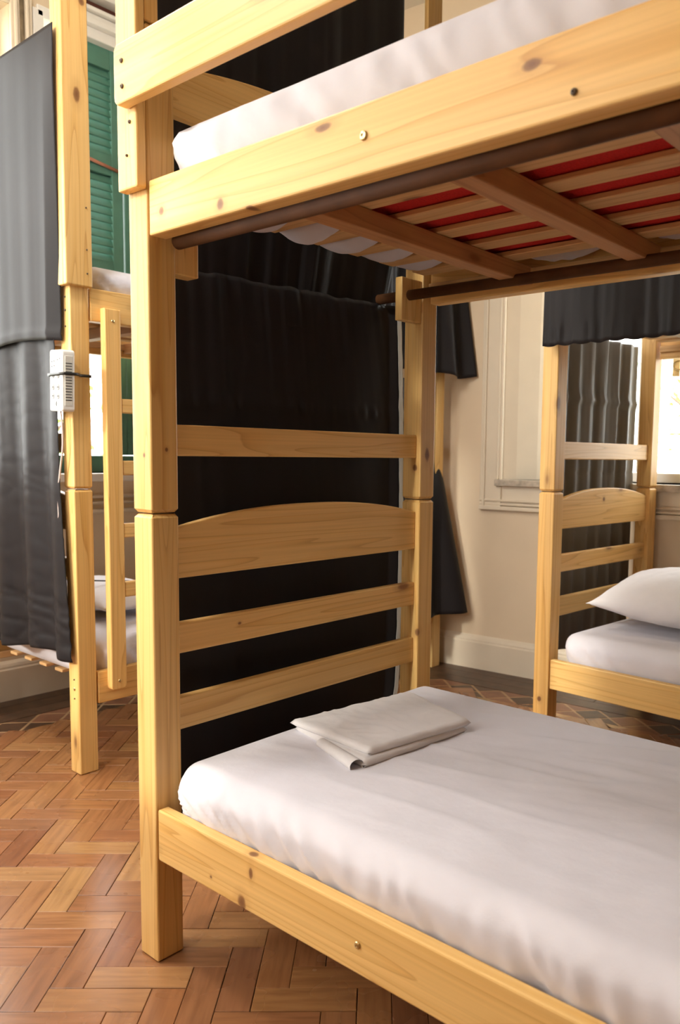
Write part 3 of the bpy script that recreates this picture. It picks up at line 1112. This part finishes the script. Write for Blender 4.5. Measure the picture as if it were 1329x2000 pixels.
# sheet hem sagging between the laths below the upper mattress
for k, (x0, x1, y0, y1, sag) in enumerate(((0.10, 0.36, 0.168, 0.243, 0.046), (0.11, 0.34, 0.306, 0.384, 0.042), (0.10, 0.33, 0.447, 0.526, 0.036), (0.11, 0.32, 0.590, 0.668, 0.030), (0.11, 0.30, 0.730, 0.808, 0.024), (0.45, 0.70, 0.888, 0.935, 0.022), (0.80, 1.06, 0.888, 0.935, 0.020))):
    def hem(s, t, x0=x0, x1=x1, y0=y0, y1=y1, sag=sag, k=k):
        x = x0 + (x1 - x0) * s
        y = y0 + (y1 - y0) * t
        f = math.sin(math.pi * min(1, s * 1.15)) ** 0.8 if s < 0.87 else max(0.0, math.sin(math.pi * min(1, s * 1.15)))
        z = 1.702 - sag * f * math.sin(math.pi * t) ** 0.6 - 0.004 * noise.noise((s * 9, t * 3, k))
        return Vector((x - 0.080, y - 0.052, z - 1.701))
    grid('sagging_hem', hem, 24, 10, SHEETT, MU, 0.0015)

mattress((-0.030 + 0.10, 1.825 + 0.040, 0.301), -0.055, 1.84, 0.80, 0.172, 5.7, 'lower mattress of the bunk by the back window under a pillow', n=(110, 60, 14))
mattress((-0.030 + 0.10, 1.825 + 0.045, 1.701), -0.055, 1.84, 0.79, 0.15, 1.7, 'upper mattress of the bunk by the back window behind the valance', n=(40, 20, 8))
mattress((-1.115, 0.515, 0.301), math.pi / 2 - 0.006, 1.93, 0.85, 0.172, 2.2, 'lower mattress of the ladder bunk beneath the grey end curtain', n=(110, 60, 14))
mattress((-1.118, 0.530, 1.701), math.pi / 2 - 0.006, 1.93, 0.85, 0.130, 6.3, 'upper mattress of the ladder bunk in front of the green shutter', n=(110, 60, 12))


# ------------------------------------------------------------------ pillow, folded linen
def pillow(loc, rot, L, W, H, seed, label):
    bm = bmesh.new()
    n, m = 44, 32
    rows = {}
    for side in (1, -1):
        for i in range(n + 1):
            for j in range(m + 1):
                u, v = 2 * i / n - 1, 2 * j / m - 1
                edge = i in (0, n) or j in (0, m)
                if side < 0 and edge:
                    rows[(side, i, j)] = rows[(1, i, j)]
                    continue
                h = (max(0, 1 - u * u)) ** 0.55 * (max(0, 1 - v * v)) ** 0.55
                pinch_x = 1 - 0.10 * (1 - abs(v) ** 3) * abs(u) ** 4
                pinch_y = 1 - 0.12 * (1 - abs(u) ** 3) * abs(v) ** 4
                z = side * h * H / 2 * (1.0 if side > 0 else 0.75)
                z += 0.006 * noise.noise((u * 3 + seed, v * 3, side * 2.0)) * (1 if not edge else 0)
                z += 0.005 * (1 - abs(noise.noise((u * 7 - v * 4, v * 2 + seed, side)))) ** 3 * h
                rows[(side, i, j)] = bm.verts.new((u * L / 2 * pinch_x, v * W / 2 * pinch_y, z))
    for side in (1, -1):
        for i in range(n):
            for j in range(m):
                q = [rows[(side, i, j)], rows[(side, i + 1, j)], rows[(side, i + 1, j + 1)], rows[(side, i, j + 1)]]
                bm.faces.new(q if side > 0 else q[::-1])
    o = obj('pillow', bm, PILLOW, None, True)
    o.location = loc
    o.rotation_euler = rot
    return tag(o, label, 'pillow')


pillow((0.48, 2.22, 0.600), (0.05, 0.02, 0.10), 0.74, 0.52, 0.26, 3.0, 'plump white pillow on the bunk by the back window')
pillow((-1.62, 0.86, 0.545), (0.0, 0.0, 0.05), 0.62, 0.40, 0.14, 8.0, 'flat white pillow behind the ladder on the lower bunk')

root = empty('folded_pillowcase', (0.30, 0.51, 0.474))
tag(root, 'cream folded pillowcase lying on the foreground lower mattress', 'linen')


def folded(name, P, z0, th, seed, amp):
    P = [Vector((x - 0.30, y - 0.51, 0)) for x, y in P]
    bm = bmesh.new()
    n, m, q = 46, 40, 6
    rr = th / 2
    prof = [(math.pi * (k / q - 0.5)) for k in range(q + 1)]
    rows = {}

    def pos(u, v):
        a = P[0].lerp(P[1], u)
        b = P[3].lerp(P[2], u)
        return a.lerp(b, v)
    top, bot = {}, {}
    for i in range(n + 1):
        for j in range(m + 1):
            u, v = i / n, j / m
            p = pos(u, v)
            e = min(u, 1 - u) * 0.31, min(v, 1 - v) * 0.40
            rnd = 1.0
            for d in e:
                if d < rr * 1.6:
                    t = 1 - d / (rr * 1.6)
                    rnd *= math.sqrt(max(0.0, 1 - t * t))
            wz = amp * (noise.noise((u * 3.2 + seed, v * 4, 1)) * 0.5 + (1 - abs(noise.noise((u * 4 + v * 3 + seed, v * 9 - u * 3, 2)))) ** 4 * 0.8)
            zt = z0 + rr + (rr * rnd) + wz * rnd
            zb = z0 + rr - (rr * rnd)
            top[i, j] = bm.verts.new((p.x, p.y, zt))
            bot[i, j] = top[i, j] if rnd < 1e-6 else bm.verts.new((p.x, p.y, zb))
    for i in range(n):
        for j in range(m):
            try:
                bm.faces.new((top[i, j], top[i + 1, j], top[i + 1, j + 1], top[i, j + 1]))
                if any(top[k] is not bot[k] for k in ((i, j), (i + 1, j), (i + 1, j + 1), (i, j + 1))):
                    vsx = [bot[i, j], bot[i, j + 1], bot[i + 1, j + 1], bot[i + 1, j]]
                    bm.faces.new(vsx)
            except ValueError:
                pass
    return obj(name, bm, CASE, root, True)


folded('lower_fold', [(0.137, 0.362), (0.437, 0.292), (0.466, 0.650), (0.195, 0.742)], -0.004, 0.020, 2.0, 0.002)
folded('upper_fold', [(0.131, 0.351), (0.424, 0.325), (0.470, 0.662), (0.193, 0.752)], 0.013, 0.018, 6.0, 0.0045)


def roll(s, t):
    a = 2 * math.pi * t
    c = Vector((0.265, 0.330, 0)).lerp(Vector((0.428, 0.280, 0)), s)
    r_ = 0.011 + 0.003 * s
    return Vector((c.x - 0.30 + r_ * 0.3 * math.cos(a), c.y - 0.51 + r_ * 1.3 * math.cos(a), 0.009 + r_ * math.sin(a)))


grid('turned_edge', roll, 14, 16, CASE, root)

# ------------------------------------------------------------------ curtains
def curtain(name, fn, ns, nt_, label, group=None, mat=None):
    o = grid(name, fn, ns, nt_, mat or SATIN, None, 0.0022)
    tag(o, label, 'curtain', group)
    return o


def folds(s, f, seed):
    return noise.noise((s * f, seed, 0.3)) + 0.6 * noise.noise((s * f * 2.3, seed + 3, 1.1)) + 0.3 * noise.noise((s * f * 5, seed + 7, 2.2))


# end of the foreground bed, lower: gathered on a string at rod height, hanging to knee height
def cA_low(s, t):
    y = 0.075 + 0.872 * s
    top = 1.606 + 0.024 * s
    z = top - (top - 0.17) * t
    y += (s ** 6) * (0.018 * math.sin(math.pi * t) - 0.055 * max(0, t - 0.82) / 0.18)
    x = -0.050 + 0.006 * folds(s, 9 - 3 * t, 2.0) * (0.22 + 0.78 * math.exp(-t * 8)) - 0.006 * math.exp(-t * 60)
    x += 0.007 * math.exp(-((z - 1.30) / 0.012) ** 2) * (0.3 + 0.7 * noise.noise((s * 40, 1, 1)))
    if s > 0.965:
        x += 0.016 * (s - 0.965) / 0.035
    z += 0.006 * noise.noise((s * 22, 0.5, 0)) * math.exp(-t * 40)
    return Vector((x, y, z))


curtain('curtain', cA_low, 150, 120, 'black satin curtain hung behind the slatted end of the foreground bunk')


def lit_rim(s, t):
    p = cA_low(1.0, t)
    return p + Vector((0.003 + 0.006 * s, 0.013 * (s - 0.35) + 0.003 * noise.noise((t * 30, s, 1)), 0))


RIM_LIT = fabric('painted_rim_light', (0.62, 0.59, 0.56), 0.5, 0.0, 0.5, 900, 0.1, 0.3, (0.62, 0.60, 0.56))  # light caught along the curtain's right edge, painted as a pale strip
grid('lit_rim_strip', lit_rim, 4, 90, RIM_LIT, bpy.data.objects['curtain'], 0.0012)


def cA_up(s, t):
    w = 0.93 - 0.085 * max(0.0, (t - 0.68) / 0.32) ** 1.5
    y = 0.085 + w * s
    z = 2.86 - 1.27 * t
    x = -0.085 + 0.012 * folds(s, 7, 5.0) * (0.4 + 0.6 * t)
    return Vector((x, y, z))


curtain('curtain', cA_up, 110, 80, 'black curtain closing the upper bunk end behind the arched board')


# near end of the ladder bed (faces the viewer's side)
def cL_up(s, t):
    x = -1.985 + 0.890 * s + 0.018 * (s ** 8) * (1 - t) - 0.020 * (s ** 4) * t
    z = 2.572 - (1.015 + 0.010 * math.sin(s * 7)) * t - 0.05 * (1 - s) * t * 0.2
    y = 0.400 + 0.007 * folds(s, 2.6, 8.0) * (0.25 + 0.75 * t)
    # rolled-in edge fold on the right
    if s > 0.93:
        y += 0.030 * ((s - 0.93) / 0.07) * max(0.0, t - 0.15)
    y -= 0.004 * math.exp(-((t - 0.975) / 0.012) ** 2)
    return Vector((x, y, z))


curtain('curtain', cL_up, 130, 90, 'grey satin curtain of the upper ladder bunk, straight top below the window')


def cL_low(s, t):
    x = -1.93 + 0.780 * s + 0.064 * s * t + 0.010 * noise.noise((t * 3, s, 4)) * s
    z = 1.62 - (1.62 - 0.405 - 0.030 * s) * t + 0.012 * math.cos(s * 9) * t - 0.004
    y = 0.418 + (0.016 * math.sin(s * 24 + t * 1.2) + 0.012 * folds(s, 4, 3.0)) * (0.25 + 0.75 * t)
    y += 0.006 * (1 - abs(noise.noise((s * 5 - t * 9, t * 22, 3)))) ** 5 * (1 if t > 0.8 else 0.3)
    return Vector((x, y, z))


curtain('curtain', cL_low, 150, 120, 'grey satin curtain of the lower ladder bunk ending above the mattress edge')


# long side of the ladder bed, drawn to its far end
def cLf_up(s, t):
    y = 2.02 + 0.60 * s + 0.035 * s * t
    z = 2.86 - 1.265 * t - 0.012 * math.sin(s * 16) * t
    x = -1.035 + 0.026 * math.sin(s * 26) * (0.4 + 0.6 * t) + 0.10 * s ** 3 * max(0.0, t - 0.45) / 0.55
    return Vector((x, y, z))


curtain('curtain', cLf_up, 110, 60, 'short grey curtain bunched at the far upper end of the ladder bunk')


def cLf_low(s, t):
    y = 1.98 + 0.60 * s + 0.02 * s * t
    z = 1.56 - 1.27 * t + 0.03 * s * t
    x = -1.045 + 0.022 * math.sin(s * 21 + 1) * (0.4 + 0.6 * t) + 0.14 * s ** 3 * max(0.0, t - 0.30) / 0.70 - 0.10 * s ** 3 * (1 - t)
    return Vector((x, y, z))


curtain('curtain', cLf_low, 110, 60, 'black curtain flaring out beside the far lower end of the ladder bunk')


# curtains of the bed by the back window
def cB_val(s, t):
    x = 0.010 + 1.95 * s - 0.010 * t * (1 - s)
    z = 2.72 - (1.125 + 0.0) * t - 0.006 * abs(math.sin(s * 90)) * (t ** 30)
    y = 1.770 - 0.11 * s + 0.020 * folds(s, 16, 11.0) * (0.3 + 0.7 * t)
    y += 0.008 * noise.noise((s * 95, t * 2, 5)) * math.exp(-((t - 0.965) / 0.03) ** 2)
    return Vector((x, y, z))


curtain('curtain', cB_val, 220, 70, 'grey gathered curtain hanging over the upper side of the window bunk')


def cB_end(s, t):
    y = 1.93 + 0.80 * s - 0.035 * s * t
    z = 1.70 - (1.70 - 0.335) * t
    x = -0.085 + 0.012 * math.sin(s * 44 + 0.8 * t) + 0.012 * folds(s, 9, 14.0)
    seam = math.exp(-((z - 1.425) / 0.016) ** 2)
    x += 0.007 * seam + 0.008 * noise.noise((s * 55, 2, 2)) * math.exp(-((z - 1.445) / 0.035) ** 2)
    x -= 0.004 * math.exp(-((z - 1.10) / 0.006) ** 2)
    return Vector((x + 0.045 * s, y, z))


curtain('curtain', cB_end, 140, 110, 'ruffled grey curtain behind the slatted end of the window bunk', None, SATIN2)

# ------------------------------------------------------------------ power strip on the ladder bed's post
r = empty('power_strip', (-1.092, 0.4125, 1.410))
r.rotation_euler = (0, 0.05, -0.05)
tag(r, 'white power strip with sockets tied to the ladder bunk post', 'power strip')
bm = bmesh.new()
add_box(bm, -0.048, 0.048, -0.022, 0.022, -0.104, 0.104)
es = [e for e in bm.edges if abs(e.verts[0].co.y - e.verts[1].co.y) > 0.01]
bmesh.ops.bevel(bm, geom=es, offset=0.010, segments=4, affect='EDGES', profile=0.5)
es = [e for e in bm.edges if abs(e.verts[0].co.y - e.verts[1].co.y) < 1e-5]
bmesh.ops.bevel(bm, geom=es, offset=0.004, segments=2, affect='EDGES', profile=0.5)
obj('housing', bm, WHITEP, r)
bm = bmesh.new()
add_box(bm, 0.046, 0.0495, -0.014, 0.014, -0.085, 0.085)
bmesh.ops.bevel(bm, geom=list(bm.edges), offset=0.0015, segments=1, affect='EDGES')
obj('side_panel', bm, plain('pale_grey_plastic', (0.62, 0.60, 0.54), 0.5, 0, 30, 0.03), r)
for k in range(14):
    box('vent_slot', 0.0490, 0.0502, -0.011, 0.011, -0.066 + k * 0.0095, -0.063 + k * 0.0095, GREYP, r, 0)


def disc(parent, x, z, rad, name, mat, y=-0.0222, oval=1.0):
    bm = bmesh.new()
    n = 16
    a = [bm.verts.new((x + rad * math.cos(2 * math.pi * k / n), y, z + rad * oval * math.sin(2 * math.pi * k / n))) for k in range(n)]
    b = [bm.verts.new((x + rad * 0.8 * math.cos(2 * math.pi * k / n), y - 0.0012, z + rad * 0.8 * oval * math.sin(2 * math.pi * k / n))) for k in range(n)]
    for k in range(n):
        bm.faces.new((a[k], a[(k + 1) % n], b[(k + 1) % n], b[k]))
    bm.faces.new(b)
    bmesh.ops.recalc_face_normals(bm, faces=bm.faces)
    return obj(name, bm, mat, parent)


SOCK = plain('socket_face', (0.20, 0.19, 0.18), 0.5, 0, 40, 0.04)
for x in (-0.020, 0.018):
    for z in (0.018, -0.022, -0.052):
        so = disc(r, x, z, 0.011, 'socket', SOCK)
        for dx in (-0.004, 0.004):
            disc(so, x + dx, z, 0.0018, 'socket_hole', GREYP, -0.0236)
for x, z in ((-0.030, 0.064), (-0.012, 0.066), (-0.030, 0.048), (-0.012, 0.050), (0.012, 0.070), (0.028, 0.074)):
    disc(r, x, z, 0.0032, 'pin_hole', GREYP)
disc(r, 0.004, -0.078, 0.005, 'switch', GREYP, -0.0222, 1.9)
# cable tie round strip and post
ZT = 1.432
loop = [(-1.146, 0.3880), (-1.036, 0.3840), (-1.034, 0.440), (-1.0745, 0.470), (-1.0745, 0.515), (-1.156, 0.516), (-1.156, 0.445)]


def tie(s, t):
    f = s * len(loop)
    i = int(f) % len(loop)
    a, b = Vector(loop[i]), Vector(loop[(i + 1) % len(loop)])
    p = a.lerp(b, f - int(f))
    return Vector((p.x, p.y, ZT - 0.005 + 0.010 * t + 0.010 * (p.y - 0.45)))


o = grid('cable_tie', tie, 36, 1, BLACKP, None, 0.0016)
tag(o, 'black nylon tie holding the power strip to the post', 'cable tie')
pts = [(-1.098, 0.408, 1.306), (-1.095, 0.410, 1.25), (-1.100, 0.412, 1.18), (-1.122, 0.412, 1.10), (-1.138, 0.412, 1.02), (-1.135, 0.410, 0.94), (-1.142, 0.412, 0.88), (-1.152, 0.416, 0.845)]
sm = []
for i in range(len(pts) - 1):
    p0, p1, p2, p3 = [Vector(pts[max(0, min(len(pts) - 1, i + k))]) for k in (-1, 0, 1, 2)]
    for k in range(6):
        t = k / 6
        sm.append(0.5 * ((2 * p1) + (p2 - p0) * t + (2 * p0 - 5 * p1 + 4 * p2 - p3) * t * t + (3 * p1 - p0 - 3 * p2 + p3) * t ** 3))
sm.append(Vector(pts[-1]))
tube('power_cord', [r.matrix_basis.inverted() @ p for p in sm], 0.0035, CORDM, r, 8)

tube('cable', [(-1.60, 0.70, 0.630), (-1.52, 0.80, 0.625), (-1.42, 0.92, 0.622), (-1.33, 1.05, 0.632)], 0.003, BLACKP, None, 8)
tag(bpy.data.objects['cable'], 'thin dark cable lying over the flat pillow behind the ladder', 'cable')

# window catch with its ring
r = empty('window_catch', BACK @ Vector((bu(0.07), 0.215, 1.62)), WM)
box('plate', -0.018, 0.018, -0.008, 0.010, -0.045, 0.045, plain('old_brass', (0.42, 0.33, 0.17), 0.45, 0.6, 30, 0.2), r, 0.003)
ring = [(0.012 + 0.024 * math.cos(a), -0.018, 0.008 + 0.024 * math.sin(a)) for a in [2 * math.pi * k / 24 for k in range(25)]]
tube('ring', ring, 0.0035, bpy.data.materials['old_brass'], r, 8)
tag(r, 'old brass catch with a ring on the back window frame', 'window catch')


# ------------------------------------------------------------------ foliage beyond the windows
def tree(loc, h, spread, seed, label, nleaf=900):
    rnd = random.Random(seed)
    r = empty('garden_tree', loc)
    tag(r, label, 'tree')
    bm = bmesh.new()
    add_tube(bm, [(0, 0, 0), (0.04, 0.03, h * 0.4), (0.0, 0.08, h * 0.8)], 0.06, 8)
    for k in range(7):
        a = k * 2.4
        add_tube(bm, [(0.02, 0.04, h * (0.35 + 0.06 * k)), (math.cos(a) * spread * 0.7, math.sin(a) * spread * 0.7, h * (0.5 + 0.07 * k))], 0.02, 6)
    obj('trunk', bm, BARK, r)
    V, F = [], []
    for k in range(nleaf):
        d = Vector((rnd.gauss(0, 1), rnd.gauss(0, 1), rnd.gauss(0, 1))).normalized() * rnd.random() ** 0.4
        c = Vector((d.x * spread, d.y * spread, h * 0.72 + d.z * h * 0.40))
        u = Vector((rnd.gauss(0, 1), rnd.gauss(0, 1), rnd.gauss(0, 0.5))).normalized()
        w = u.orthogonal().normalized()
        l = rnd.uniform(0.05, 0.10)
        b = len(V)
        V += [c - u * l, c + w * l * 0.4, c + u * l, c - w * l * 0.4]
        F.append((b, b + 1, b + 2, b + 3))
    me = bpy.data.meshes.new('foliage')
    me.from_pydata([tuple(v) for v in V], [], F)
    o = obj('foliage', me, LEAF, r)
    o['kind'] = 'stuff'


tree((-1.6, 9.0, -1.2), 4.2, 1.3, 4, 'leafy garden tree outside the back window', 420)
tree((-7.5, 3.0, -1.2), 4.0, 1.3, 9, 'leafy garden tree outside the shuttered window', 420)
